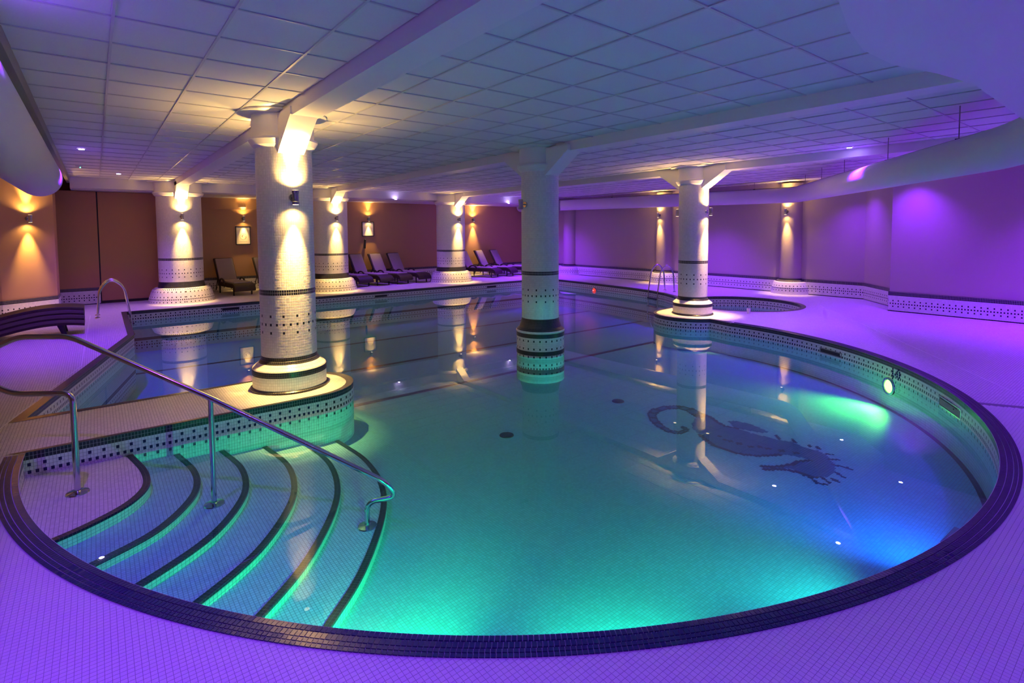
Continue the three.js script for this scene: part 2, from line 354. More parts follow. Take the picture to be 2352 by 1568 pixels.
// ---------------------------------------------------------------- water
const water = put('water', sheet(outline, WATER), phy({ color: lin(0.55, 0.97, 0.95), transmission: 1, thickness: 0, ior: 1.33, roughness: 0.0, side: THREE.DoubleSide }), scene);
tag(water, 'still clear water filling the round basin and the long pool', 'water'); water.userData.kind = 'stuff';
const spa = put('water', sheet(circle(...WP), WATER - 0.04), water.material, scene);
tag(spa, 'still water in the small round whirlpool tub', 'water'); spa.userData.kind = 'stuff';

// floor markings: dark lanes of the long pool, drains of the basin
for (const z of [-8.4, -10.6, -13.15]) put('lane_marking', box(0.0, 13.9, -1.0, -0.997, z - 0.06, z + 0.06), M.laneBlue, scene).userData.kind = 'structure';
for (const [x, z] of [[5.97, -5.1], [3.9, -5.1]]) {
  const d = thing('pool_drain', x > 5 ? 'round dark drain grille on the basin floor beside the mosaic seahorse' : 'round dark drain grille on the basin floor between steps and seahorse', 'drain', [x, -0.65, z]);
  const c = new THREE.CylinderGeometry(0.085, 0.09, 0.01, 32); c.translate(0, 0.005, 0); put('cover', c, M.blackish, d);
  for (let k = -2; k <= 2; k++) { const b = new THREE.BoxGeometry(2 * Math.sqrt(0.0064 - (k * 0.028) ** 2), 0.003, 0.01); b.translate(0, 0.0115, k * 0.028); put('bar', b, M.laneBlue, d); }
}
// seahorse of mosaic tiles
{
  const tail = [[6.36, -4.01], [6.47, -4.23], [6.44, -4.39], [6.28, -4.49], [6.06, -4.51], [5.89, -4.44], [5.73, -4.28], [5.62, -4.1], [5.57, -3.94], [5.6, -3.83], [5.7, -3.8], [5.79, -3.83], [5.82, -3.91]];
  const body = [[5.99, -3.88], [6.5, -4.1], [6.47, -3.95], [6.35, -3.73], [6.26, -3.58], [6.32, -3.44], [6.29, -3.25], [6.32, -3.09], [6.34, -2.94], [6.4, -2.81], [6.35, -2.67], [6.37, -2.51], [6.32, -2.41], [6.19, -2.29], [6.03, -2.2], [5.9, -2.17], [5.75, -2.18], [5.64, -2.26], [5.61, -2.34], [5.68, -2.43], [5.67, -2.5], [5.58, -2.58], [5.43, -2.66], [5.49, -2.73], [5.61, -2.62], [5.72, -2.54], [5.83, -2.55], [5.93, -2.53], [6.04, -2.48], [6.05, -2.5], [6.0, -2.67], [5.92, -2.74], [5.75, -2.82], [5.64, -2.93], [5.61, -3.06], [5.59, -3.2], [5.6, -3.33], [5.67, -3.48], [5.75, -3.61], [5.86, -3.77]];
  const fin = [[6.46, -3.66], [6.56, -3.58], [6.58, -3.43], [6.56, -3.29], [6.49, -3.12], [6.41, -3.18], [6.35, -3.33], [6.31, -3.47]];
  const lines = [[[5.75, -3.61], [5.67, -3.48], [5.59, -3.32], [5.58, -3.13], [5.62, -2.98], [5.72, -2.86], [5.81, -2.8], [5.93, -2.73]], [[6.44, -4.07], [6.44, -3.92], [6.31, -3.71], [6.26, -3.58], [6.31, -3.44]], [[5.49, -2.71], [5.61, -2.6], [5.76, -2.54], [5.91, -2.52], [6.03, -2.46]], [[5.43, -2.66], [5.59, -2.54], [5.64, -2.41], [5.63, -2.33], [5.66, -2.24]],
    [[6.35, -2.42], [6.39, -2.36]], [[6.23, -2.34], [6.3, -2.25]], [[6.11, -2.25], [6.15, -2.14]], [[6.13, -2.1], [6.14, -2.08]], [[5.94, -2.16], [5.88, -2.07]], [[5.75, -2.14], [5.74, -2.06]], [[5.7, -2.2], [5.64, -2.1]], [[5.54, -2.18], [5.57, -2.12]], [[5.62, -2.29], [5.54, -2.18]], [[6.5, -2.85], [6.41, -2.78]], [[6.46, -3.03], [6.38, -2.95]], [[6.47, -2.64], [6.43, -2.62]], [[6.48, -2.56], [6.44, -2.53]]];
  const dots = [[5.9, -3.44], [5.85, -3.34], [5.86, -3.28], [5.87, -3.18], [5.89, -3.04], [5.97, -2.98], [5.99, -2.89], [6.05, -2.77], [6.12, -2.64]];
  const inPoly = (p, x, z) => { let c = false; for (let i = 0, j = p.length - 1; i < p.length; j = i++) if ((p[i][1] > z) !== (p[j][1] > z) && x < (p[j][0] - p[i][0]) * (z - p[i][1]) / (p[j][1] - p[i][1]) + p[i][0]) c = !c; return c; };
  const toLine = (l, x, z) => { let d = 9, at = 0; for (let i = 0; i < l.length - 1; i++) { const ex = l[i + 1][0] - l[i][0], ez = l[i + 1][1] - l[i][1], t = Math.max(0, Math.min(1, ((x - l[i][0]) * ex + (z - l[i][1]) * ez) / (ex * ex + ez * ez))), q = Math.hypot(x - l[i][0] - t * ex, z - l[i][1] - t * ez); if (q < d) { d = q; at = (i + t) / (l.length - 1); } } return [d, at]; };
  const mid = [], ink = [], cell = TW;
  for (let x = 5.3; x < 6.7; x += cell) for (let z = -4.7; z < -1.95; z += cell) {
    const [dt, at] = toLine(tail, x, z), tw = 0.085 - 0.055 * at;
    let c = 0;
    if (inPoly(body, x, z) || inPoly(fin, x, z)) c = 1;
    if (dt < tw) c = dt > tw - 0.026 || Math.floor(at * 40) % 3 === 0 ? 2 : 1;
    lines.forEach((l, i) => { if (toLine(l, x, z)[0] < (i < 4 ? 0.026 : 0.016)) c = 2; });
    if (dots.some(([a, b]) => Math.abs(a - x) + Math.abs(b - z) < 0.045)) c = 2;
    if (c) { const g = new THREE.BoxGeometry(cell - 0.002, 0.003, cell - 0.002); g.translate(x, 0, z); (c === 2 ? ink : mid).push(g); }
  }
  const s = thing('mosaic_seahorse', 'blue seahorse figure laid in mosaic tiles on the basin floor', 'mosaic', [0, -0.6485, 0]);
  put('body_tiles', mergeGeometries(mid), M.midBlue, s).userData.kind = 'stuff'; put('outline_tiles', mergeGeometries(ink), M.navy, s).userData.kind = 'stuff';
}

// ---------------------------------------------------------------- room shell
const BACK = -19.2, RIGHT = 16.05, JUT = 14.2, FRONT = 3.0, LEFT = -2.3, TOP = 3.55;
struct('wall_back', box(0.1, RIGHT + 0.2, -0.1, TOP, BACK - 0.15, BACK), M.tan);
struct('wall_back', box(LEFT, 0.1, -0.1, TOP, BACK - 0.15, BACK), M.brown);
struct('wall_right', box(RIGHT, RIGHT + 0.15, -0.1, TOP, BACK - 0.1, -5.3), M.beige);
struct('wall_return', prism([[RIGHT, -5.3], [RIGHT + 0.2, -5.3], [RIGHT + 0.2, -4.0], [JUT + 0.1, -4.0], [JUT + 0.02, -4.165], [15.0, -4.37]], -0.1, TOP), M.beige);
struct('wall_jutting', box(JUT, JUT + 0.2, -0.1, TOP, -4.17, FRONT + 0.1), M.beige);
struct('wall_front', box(LEFT - 0.1, JUT + 0.2, -0.1, TOP, FRONT, FRONT + 0.15), M.tan);
struct('wall_left', box(LEFT - 0.15, LEFT, -0.1, TOP, BACK - 0.1, FRONT + 0.1), M.tan);
struct('wall_pier', prism([[LEFT, -15.3], [-1.6, -15.5], [-0.73, -16.1], [-0.72, -17.0], [LEFT, -17.0]], -0.1, TOP), M.tan);
// brown wall beside the pool door: narrow stub and the tall flush door leaf
struct('wall_stub', box(-0.8, 0.06, 0, 2.97, -17.98, -17.82), M.brown);
{
  const d = struct('door_1', box(0.09, 2.35, 0.07, 2.97, -18.0, -17.9), M.brown);
  put('kick_plate', box(0.09, 2.35, 0, 0.07, -18.01, -17.885), M.blackish, d);
  put('joint_strip', box(0.06, 0.09, 0, 2.97, -18.0, -17.88), M.blackish, d);
  struct('wall_reveal', box(2.35, 2.5, 0, 2.97, BACK, -17.9), M.tan);
}
// tiled dados
const baseboard = (side, pts) => { const o = struct('baseboard_' + side, ribbon(pts, 0.44, 0), M.dado); put('skirting', ribbon(pts.map((p) => p), 0.02, 0.0), M.ink, o).scale.set(1, 1, 1); return o; };
baseboard('back', [[2.5, BACK + 0.02], [RIGHT, BACK + 0.02]]);
baseboard('right', [[RIGHT - 0.02, BACK], [RIGHT - 0.02, -5.3]]);
baseboard('return', [[RIGHT - 0.02, -5.3], [14.98, -4.385]]);
baseboard('jutting', [[JUT + 0.1, -4.19], [JUT - 0.02, -4.19], [JUT - 0.02, FRONT]]);
baseboard('stub', [[-0.8, -17.81], [0.06, -17.81]]);
baseboard('pier', [[LEFT, -15.28], [-1.59, -15.48], [-0.715, -16.09], [-0.705, -17.0]]);
// half columns on the right wall
for (const z of [-7.2, -11.6, -16.4]) {
  const g = structGroup('wall_pilaster'); g.position.set(RIGHT, 0, z);
  put('shaft', lathe([[0.3, 0.44], [0.3, 3.2]], 40), M.beige, g);
  put('base', lathe([[0.52, 0.0], [0.5, 0.2], [0.44, 0.34], [0.33, 0.4]], 40), M.dado, g);
  put('base_band', lathe([[0.33, 0.4], [0.315, 0.45]], 40), M.ink, g);
}
// bulkhead over the lounger bay, trim at the edge of the left duct
struct('ceiling_bulkhead', box(-0.44, RIGHT, 2.98, TOP, BACK, -17.35), M.beam);
struct('trim_4', box(-0.5, -0.44, 3.13, TOP, -17.35, FRONT), M.trimGrey);
struct('trim_5', box(2.5, 5.0, 2.62, 2.98, BACK, BACK + 0.06), M.tan);
struct('ceiling_soffit', prism([[1.2, -0.1], [1.2, -0.3], [1.6, -0.58], [2.0, -0.76], [2.31, -0.88], [2.7, -0.98], [3.05, -1.04], [3.45, -1.03], [3.85, -0.93], [4.3, -0.86], [5.2, -0.87], [6.0, -0.88], [6.7, -0.7], [6.7, -0.1]], 2.75, 3.3), M.paint);
struct('ceiling_void', box(LEFT, -0.44, 3.5, TOP, BACK, FRONT), M.trimGrey);

// ---------------------------------------------------------------- suspended ceiling: slab, tee bars, boards
{
  const slab = struct('ceiling', box(-0.46, RIGHT + 0.2, 3.29, 3.6, -17.4, FRONT + 0.1), M.paint);
  const bays = [[-0.44, 1.69, 0.145], [2.0, 5.86, 2.466], [6.15, 10.4, 6.45], [10.7, RIGHT, 11.05]], zs = [], S = 0.6;
  for (let z = 2.884; z > -17.4; z -= S) zs.push(z);
  const boards = [];
  const barZ = (x0, x1, z) => put('tee_bar', box(x0, x1, CEIL - 0.004, CEIL + 0.03, z - 0.009, z + 0.009), M.tee, slab);
  const barX = (x) => put('tee_bar', box(x - 0.009, x + 0.009, CEIL - 0.005, CEIL + 0.03, -17.36, FRONT), M.tee, slab);
  for (const [x0, x1, first] of bays) {
    const xs = []; for (let x = first; x > x0; x -= S) xs.unshift(x); for (let x = first + S; x < x1; x += S) xs.push(x);
    xs.forEach(barX); zs.forEach((z) => barZ(x0, x1, z));
    const ex = [x0, ...xs, x1], ez = [FRONT, ...zs, -17.36];
    for (let i = 0; i + 1 < ex.length; i++) for (let j = 0; j + 1 < ez.length; j++) {
      const w = ex[i + 1] - ex[i], l = ez[j] - ez[j + 1], x = (ex[i] + ex[i + 1]) / 2, z = (ez[j] + ez[j + 1]) / 2; if (w < 0.05 || l < 0.05) continue;
      const q = V3(x, CEIL, z).project(camera), near = V3(x, CEIL, z).applyMatrix4(camera.matrixWorldInverse);
      const seen = near.z < -0.3 && Math.abs(q.x) < 1.1 && Math.abs(q.y) < 1.15;
      boards.push([x, z, w - 0.002, l - 0.002, seen ? Math.hypot(x, 1.4, z) : 100]);
    }
  }
  boards.sort((a, b) => a[4] - b[4]);
  const geos = new Map(), rest = [];
  boards.forEach(([x, z, w, l], k) => {
    const key = w.toFixed(3) + l.toFixed(3); if (!geos.has(key)) { const g = new THREE.BoxGeometry(w, 0.016, l); geos.set(key, metreUV(g)); }
    const y = CEIL + 0.013 + (rnd() - 0.5) * 0.002;
    if (k < 300) put('ceiling_board', geos.get(key), M.board, slab).position.set(x, y, z);
    else { const g = geos.get(key).clone(); g.translate(x, y, z); rest.push(g); }
  });
  put('ceiling_boards', mergeGeometries(rest), M.board, slab).userData.kind = 'stuff';
}

// ---------------------------------------------------------------- beams and columns
const rows = [1.84, 6.0, 10.52];
rows.forEach((x) => { struct('ceiling_beam', box(x - 0.145, x + 0.145, 3.11, 3.3, -17.4, FRONT), M.beam); });
struct('ceiling_beam', box(-0.44, RIGHT, 3.0, 3.3, -17.4, -17.1), M.beam);
function haunch(parent, s, r, low, reach, half = 0.145) {            // sloped bracket from shaft to beam, along z
  const sh = new THREE.Shape([V2(r * 0.6, low - 0.001), V2(r - 0.02, low), V2(r + reach, 3.115), V2(r + reach, 3.2), V2(r * 0.6, 3.2)]);
  const g = new THREE.ExtrudeGeometry(sh, { depth: half * 2, bevelEnabled: false }); g.translate(0, 0, -half); g.rotateY(s > 0 ? -Math.PI / 2 : Math.PI / 2);
  put('bracket', g, M.beam, parent);
}
function capital(g, r, d = 0) {
  put('capital', lathe([[r, 2.84], [r + 0.035, 2.87], [r + 0.07, 2.93], [r + 0.07, 2.955], [r + 0.03, 2.965], [r + 0.03, 3.225]]), M.paint, g);
  put('ceiling_plate', lathe([[r + 0.03, 3.222], [r + 0.18 + d, 3.232], [r + 0.18 + d, 3.25]]), M.paint, g);
}
function slimColumn(name, label, x, z, drumLow) {
  const g = thing(name, label, 'column', [x, drumLow < 0 ? drumLow : 0, z], 0), up = drumLow < 0 ? -drumLow : 0, r = 0.315;
  const add = (n, prof, m) => { const o = put(n, lathe(prof), m, g); o.position.y = up; return o; };
  add('shaft', [[r, 0.4], [r, 2.86]], M.shaft);
  if (drumLow < 0) {
    add('foot_band', [[0.405, 0.205], [0.36, 0.25], [0.33, 0.33], [r, 0.4]], M.ink);
    add('drum_lip', [[0.41, 0.17], [0.418, 0.19], [0.405, 0.207]], M.white);
    add('drum_band', [[0.408, 0.10], [0.41, 0.17]], M.ink);
    add('drum', [[0.405, -0.12], [0.405, 0.10]], M.drum);
    add('lower_band', [[0.409, -0.19], [0.409, -0.12]], M.ink);
    add('lower_drum', [[0.405, -0.42], [0.405, -0.19]], M.drum);
    add('foot_ring', [[0.409, -0.5], [0.409, -0.42]], M.ink);
    add('foot', [[0.405, drumLow], [0.405, -0.5]], M.white);
  } else {
    add('foot_band', [[0.345, 0.32], [0.32, 0.36], [r, 0.4]], M.ink);
    add('drum_slope', [[0.42, 0.25], [0.415, 0.262], [0.345, 0.32]], M.white);
    add('drum_band', [[0.424, 0.185], [0.424, 0.25]], M.ink);
    add('drum', [[0.42, 0.03], [0.42, 0.185]], M.white);
    add('drum_skirting', [[0.448, 0], [0.445, 0.02], [0.424, 0.036]], M.ink);
  }
  const c = new THREE.Group(); c.position.y = up; c.name = 'column_head'; g.add(c);
  capital(c, r); for (const s of [1, -1]) haunch(c, s, r, 2.77, 0.5);
  return g;
}
slimColumn('column', 'slim white mosaic column standing on the tiled peninsula', 1.82, -6.74, 0);
slimColumn('column', 'slim white mosaic column rising out of the water, its lamps unlit', 5.94, -6.8, -0.65);
slimColumn('column', 'slim white mosaic column on the rounded deck lobe beside the whirlpool', 10.48, -6.82, 0);
const fatAt = [[1.84, -17.1, 'thick white column beside the tall brown door panel'], [5.98, -17.1, 'thick white column between the lounger groups, hidden partly by the peninsula column'], [10.5, -17.1, 'thick white column next to the loungers by the violet corner']];
for (const [x, z, label] of fatAt) {
  const g = thing('column', label, 'column', [x, 0, z]), r = 0.53;
  put('shaft', lathe([[r, 0.46], [r, 2.86]], 56), M.shaft, g);
  put('foot_band', lathe([[r + 0.03, 0.40], [r, 0.56]], 56), M.ink, g);
  put('flared_base', lathe([[0.80, 0], [0.765, 0.14], [0.715, 0.29], [0.685, 0.355], [0.63, 0.395], [r + 0.03, 0.40]], 56), M.drum, g);
  capital(g, r, 0.0);
  haunch(g, 1, r, 2.77, 0.5);
}

// ---------------------------------------------------------------- lamps
function sconce(x, y, z, nx, nz, label, lit = true, cd = SCONCE_CD) {
  const g = thing('wall_sconce', label, 'wall lamp', [x, y, z], Math.atan2(nx, nz), 'up and down wall lamps');
  const plate = new THREE.CylinderGeometry(0.045, 0.05, 0.018, 24); plate.rotateX(Math.PI / 2); plate.translate(0, 0, 0.012); put('backplate', plate, M.chrome, g);
  const arm = new THREE.CylinderGeometry(0.012, 0.012, 0.07, 12); arm.rotateX(Math.PI / 2); arm.translate(0, 0, 0.05); put('arm', arm, M.chrome, g);
  const b = lathe([[0.033, -0.082], [0.038, -0.078], [0.038, -0.05], [0.034, -0.045], [0.034, 0.045], [0.038, 0.05], [0.038, 0.078], [0.033, 0.082]], 28); b.translate(0, 0, 0.105); const bodyPart = put('body', b, M.satin, g);
  for (const s of [1, -1]) {
    const l = new THREE.CylinderGeometry(0.031, 0.031, 0.004, 24); l.translate(0, s * 0.081, 0.105); put('lens', l, lit ? warmGlow : M.plastic, bodyPart);
    if (!lit) continue;
    spot(g, [0, s * 0.088, 0.105], [0, s * 1.1, 0.05], WARM, cd, 0.4, 0.9, 1.2);           // the reflector's beam
    spot(g, [0, s * 0.088, 0.105], [0, s * 1.1, 0.06], WARM, cd * (s > 0 ? 0.1 : 0.04), 1.25, 0.5, 1.2);       // and its spill
  }
  return g;
}
const R1 = 0.315, R2 = 0.53;
sconce(1.82, 2.26, -6.74 + R1, 0, 1, 'chrome lamp on the side of the peninsula column facing the steps');
sconce(1.82, 2.26, -6.74 - R1, 0, -1, 'chrome lamp on the side of the peninsula column facing the long pool');
sconce(10.48, 2.26, -6.82 + R1, 0, 1, 'chrome lamp on the lobe column facing the round basin');
sconce(10.48, 2.26, -6.82 - R1, 0, -1, 'chrome lamp on the lobe column facing the long pool');
sconce(5.94 + R1, 2.3, -6.8, 1, 0, 'unlit lamp on the water column facing the lobe column', false);
sconce(5.94 - R1, 2.3, -6.8, -1, 0, 'unlit lamp on the water column facing the peninsula', false);
sconce(1.84, 2.3, -17.1 + R2, 0, 1, 'lamp on the thick column beside the brown door panel');
sconce(5.98, 2.3, -17.1 + R2, 0, 1, 'lamp on the thick column between the lounger groups');
sconce(10.5, 2.3, -17.1 + R2, 0, 1, 'lamp on the thick column next to the violet corner');
sconce(3.85, 2.33, BACK, 0, 1, 'wall lamp above the framed print with the round emblem', true, 13);
sconce(8.15, 2.35, BACK, 0, 1, 'wall lamp above the plain framed notice', true, 13);
sconce(12.9, 2.37, BACK, 0, 1, 'wall lamp on the back wall without a picture below', true, 34);
sconce(-1.16, 2.2, -15.8, 0.568, 0.823, 'wall lamp on the slanted tan pier by the left duct', true, 34);
sconce(RIGHT - 0.3, 2.38, -7.2, -1, 0, 'wall lamp on the half column behind the whirlpool', true, 28);
sconce(RIGHT - 0.3, 2.4, -11.6, -1, 0, 'wall lamp on the half column behind the right pool ladder', true, 28);

sconce(LEFT, 2.3, -13.4, 1, 0, 'wall lamp on the left wall behind the arched lounger', true, 24);

function downlight(x, z, y = CEIL, k = 1, where = 'over the deck behind the near rim') {
  const g = thing('ceiling_downlight', 'tiny round violet downlight in the ceiling ' + where, 'downlight', [x, y, z], 0, 'violet ceiling downlights');
  put('trim_ring', lathe([[0.036, -0.006], [0.048, -0.008], [0.054, -0.003], [0.054, 0.004]], 24), M.whiteSteel, g);
  const l = new THREE.CylinderGeometry(0.038, 0.038, 0.004, 20); l.translate(0, -0.007, 0); put('lens', l, violetGlow, g);
  spot(g, [0, -0.02, 0], [0, -1, 0], VIOLET, DOWNLIGHT_CD * k, 0.88, 0.8, 1.6);
}
for (const [x, z, y, k, w] of [[-0.12, -11.3, CEIL, 1.5, 'above the arched lounger'], [0.49, -15.45, CEIL, 1, 'near the pool corner by the brown door'], [8.25, -17.02, 2.995, 1, 'beam in front of the angled loungers'], [13.2, -17.02, 2.995, 1.9, 'beam near the violet corner'], [10.15, -3.63, CEIL, 1.2, 'beside the beam that meets the right duct'], [13.7, -3.7, CEIL, 1.3, 'close to the jutting wall'], [11.39, -5.35, CEIL, 1.3, 'between lobe column and right duct'], [15.3, -5.46, CEIL, 1, 'by the corner of the return wall'],
  [14.6, -9.4, CEIL, 2.8, 'added out of sight behind the lobe column'], [14.6, -16.2, CEIL, 2.8, 'added in the far right bay, unseen behind the water column'], [13.3, -1.2, CEIL, 2.0], [13.4, 1.0, CEIL, 1.8], [-0.36, -4.1, CEIL, 0.6], [-0.35, -2.4, CEIL, 0.55], [-0.1, -1.2, CEIL, 0.57], [1.1, 0.2, CEIL, 0.57], [3.2, 0.75, CEIL, 0.57], [5.8, 0.7, CEIL, 0.57], [8.6, -0.2, CEIL, 1.2], [12.2, -0.9, CEIL, 1.5]]) downlight(x, z, y ?? CEIL, k ?? 1, w);  // first two on this line: lamps added behind columns to wash the right wall

function poolLamp(x, y, z, nx, nz, color, cd, glowMat, label, angle = 0.9, dip = 0.1, side = 0, hooded = false) {
  const g = thing('underwater_lamp', label, 'pool lamp', [x, y, z], Math.atan2(nx, nz), 'underwater lamps');
  const ring = lathe([[0.075, 0.018], [0.1, 0.014], [0.105, 0.0]], 32); ring.rotateX(Math.PI / 2); put('bezel', ring, M.chrome, g);
  const l = new THREE.SphereGeometry(0.09, 28, 10, 0, 2 * Math.PI, 0, 0.95); l.translate(0, -0.052, 0); l.rotateX(Math.PI / 2); put('lens', l, glowMat, g);
  ring.scale(1.25, 1.25, 1); l.scale(1.25, 1.25, 1);
  if (hooded) {                                                     // slim letterbox lamp; lid added to block light rising onto columns and ceiling
    ring.scale(1, 0.26, 1); l.scale(1, 0.26, 1);
    put('added_hood', box(-0.15, 0.15, 0.032, 0.038, 0.0, 0.17), M.trimGrey, g);
  }
  spot(g, hooded ? [0, 0.012, 0.05] : [0, 0, 0.06], [side, (hooded ? 0.012 : 0) - dip, 1.05], color, cd, angle, 0.7, hooded ? 0.15 : 3);
}
const lampAt = (deg, y, color, cd, glowMat, label, angle, dip, side, hooded) => { const [x, z] = basin(deg, -0.005), a = deg * Math.PI / 180; poolLamp(x, y, z, Math.cos(a), -Math.sin(a), color, cd, glowMat, label, angle, dip, side, hooded); };
lampAt(139.3, -0.34, LIME, 13, greenGlow, 'glowing green underwater lamp below the depth mark on the curved wall', 1.0, 0.55);
lampAt(46, -0.31, GREEN, 15, deepGreenGlow, 'green underwater lamp below the rim in front of the lowest step', 0.95, 0.06, 0.62, true);
lampAt(59, -0.31, [0, 0.85, 0.38], 11, deepGreenGlow, 'sea green underwater lamp below the rim next to the green step lamp', 1.1, 0.1, 0, true);
lampAt(77, -0.31, [0, 0.6, 0.46], 9, deepGreenGlow, 'teal underwater lamp below the rim next to the blue lamp', 0.9, 0.1, 0, true);
lampAt(88, -0.29, BLUE, 14, blueGlow, 'blue underwater lamp below the rim facing the seahorse', 1.0, 0.0, -0.6, true);
poolLamp(13.8, -0.26, -12.9, -1, 0, RED, 5, redGlow, 'glowing red underwater lamp on the far side of the long pool');
poolLamp(13.89, -0.3, -15.0, -1, 0, [0.6, 0.1, 1], 6, pinkGlow, 'pink violet underwater lamp in the far corner of the long pool');

// ---------------------------------------------------------------- ducts
{
  const g = thing('air_duct', 'thick white fabric air duct hung along the left ceiling edge', 'duct', [-0.70, 2.8, 0]);
  const body = new THREE.CylinderGeometry(0.31, 0.31, 14.7, 48, 1, true); body.rotateX(Math.PI / 2); body.translate(0, 0, -4.55); put('sleeve', body, M.ductCloth, g);
  const end = new THREE.SphereGeometry(0.31, 40, 20, 0, 2 * Math.PI, 0, Math.PI / 2); end.scale(1, 0.75, 1); end.rotateX(-Math.PI / 2); end.translate(0, 0, -11.9); put('end_cap', end, M.ductCloth, g);
  for (let z = -10.5; z < 1; z += 1.3) { const rod = new THREE.CylinderGeometry(0.006, 0.006, 0.42, 8); rod.translate(0.1, 0.5, z); const h = put('hanger', rod, M.trimGrey, g); const clip = new THREE.BoxGeometry(0.05, 0.03, 0.03); clip.translate(0.1, 0.3, z); put('clip', clip, M.blackish, h); }
  put('track', box(0.09, 0.11, 0.31, 0.33, -11.3, 2.6), M.trimGrey, g);
}
{
  const path = [[15.4, 2.96, -19.0], [15.4, 2.82, -6.85], [6.9, 2.65, -1.05], [5.9, 2.72, -0.5], [5.4, 3.15, -0.25]];
  const g = thing('air_duct', 'long white fabric air duct bending along the right wall and overhead', 'duct', [0, 0, 0]);
  put('sleeve', bentTube(path, 0.21, 0.5, 160, 32), M.ductCloth, g);
  const rods = [[15.4, -16.5], [15.4, -13.5], [15.4, -10.5], [15.4, -8], [14.3, -6.1], [13.0, -5.2], [11.5, -4.19], [9.6, -2.9], [7.8, -1.67]];
  for (const [x, z] of rods) { const rod = new THREE.CylinderGeometry(0.006, 0.006, 0.26, 8); const y = x > 15 ? 3.03 - (z + 6.85) * 0.0115 : 2.85 + (x - 6.9) / 8.5 * 0.15; rod.scale(1, (3.26 - y) / 0.26, 1); rod.translate(x, (3.26 + y) / 2, z); const h = put('hanger', rod, M.trimGrey, g); const clip = new THREE.BoxGeometry(0.06, 0.03, 0.06); clip.translate(x, y + 0.005, z); put('clip', clip, M.blackish, h); }
  put('track', mergeGeometries([bentTube([[15.4, 3.18, -18.9], [15.4, 3.04, -6.85], [6.9, 2.86, -1.05]], 0.012, 0.3, 60, 8)]), M.trimGrey, g);
}

// ---------------------------------------------------------------- handrail over the steps
{
  const p1 = [-0.187, -5.42], p2 = [0.69, -4.87], p3 = [1.68, -4.1];
  const g = thing('handrail', 'polished steel handrail running down into the water over the steps', 'handrail', [0, 0, 0]);
  const y1 = treadY(0), y2 = treadY(2), y3 = treadY(5);
  put('rail', bentTube([[p1[0], y1, p1[1]], [p1[0], 0.6, p1[1]], [-0.55, 0.6, -5.68], [-0.74, 0.7, -5.84], [-0.76, 0.9, -5.92], [-0.52, 1.035, -5.79], [-0.19, 1.035, -5.54], [p2[0], 0.52, p2[1]], [1.80, -0.19, -4.02], [1.90, -0.34, -3.99], [p3[0], -0.36, p3[1]], [p3[0], y3, p3[1]]], 0.0215, 0.08, 260, 16), M.chrome, g);
  put('post', new THREE.CylinderGeometry(0.02, 0.02, 0.52 - y2, 16).translate(p2[0], (0.52 + y2) / 2, p2[1]), M.chrome, g);
  for (const [p, y] of [[p1, y1], [p2, y2], [p3, y3]]) put('flange', lathe([[0.022, 0.02], [0.03, 0.016], [0.075, 0.008], [0.08, 0]], 32).translate(p[0], y, p[1]), M.chrome, g);
}
// ---------------------------------------------------------------- pool ladders
function ladder(label, x, z, turn) {                                // local: rails stand on the deck at -z and reach over the rim towards +z
  const g = thing('pool_ladder', label, 'ladder', [x, 0, z], turn, 'pool ladders');
  for (const s of [-0.24, 0.24]) {
    const rail = put('rail', bentTube([[s, 0, -0.52], [s, 0.62, -0.47], [s, 0.86, -0.26], [s, 0.66, -0.02], [s, -0.1, 0.09], [s, -0.9, 0.1]], 0.021, 0.22, 70, 12), M.chrome, g);
    put('deck_socket', lathe([[0.022, 0.02], [0.045, 0.014], [0.05, 0]], 20).translate(s, 0, -0.52), M.chrome, rail);
  }
  for (const y of [-0.2, -0.45, -0.7]) put('rung', new RoundedBoxGeometry(0.48, 0.03, 0.08, 2, 0.012).translate(0, y, 0.1), M.blackish, g);
}
ladder('steel pool ladder at the corner near the tall brown door', 0.5, -15.1, Math.PI / 2);
ladder('steel pool ladder on the far side next to the whirlpool', 13.36, -9.98, -1.9);

// ---------------------------------------------------------------- skimmers and the depth mark
function skimmer(label, x, y, z, nx, nz, w, h, grey) {
  const g = thing('pool_skimmer', label, 'skimmer', [x, y, z], Math.atan2(nx, nz), 'wall skimmers');
  const t = 0.014, m = grey ? M.satin : M.trimGrey;
  put('frame', mergeGeometries([box(-w / 2, w / 2, h / 2 - t, h / 2, 0, 0.012), box(-w / 2, w / 2, -h / 2, -h / 2 + t, 0, 0.012), box(-w / 2, -w / 2 + t, -h / 2, h / 2, 0, 0.012), box(w / 2 - t, w / 2, -h / 2, h / 2, 0, 0.012)]), m, g);
  put('mouth', box(-w / 2 + t, w / 2 - t, -h / 2 + t, h / 2 - t, 0, 0.004), M.blackish, g);
  if (grey) { put('flap', box(-w / 2 + 0.02, w / 2 - 0.02, -h / 2 + 0.02, h / 2 - 0.03, 0.004, 0.01), M.trimGrey, g); put('screw', new THREE.CylinderGeometry(0.008, 0.008, 0.006, 12).rotateX(Math.PI / 2).translate(0.1, 0.01, 0.012), M.blackish, g); }
}
const onRim = (deg) => { const [x, z] = basin(deg, -0.004), a = deg * Math.PI / 180; return [x, z, Math.cos(a), -Math.sin(a)]; };
{ const [x, z, nx, nz] = onRim(153.3); skimmer('dark slot skimmer on the curved wall towards the lobe column', x, -0.155, z, nx, nz, 0.46, 0.085, false); }
{ const [x, z, nx, nz] = onRim(123.1); skimmer('grey plated skimmer on the curved wall past the green lamp', x, -0.16, z, nx, nz, 0.54, 0.12, true); }
skimmer('slot skimmer on the far pool wall near the brown door', 2.74, -0.13, -15.495, 0, 1, 0.42, 0.08, false);
skimmer('slot skimmer on the far pool wall below the angled loungers', 6.95, -0.13, -15.495, 0, 1, 0.42, 0.08, false);
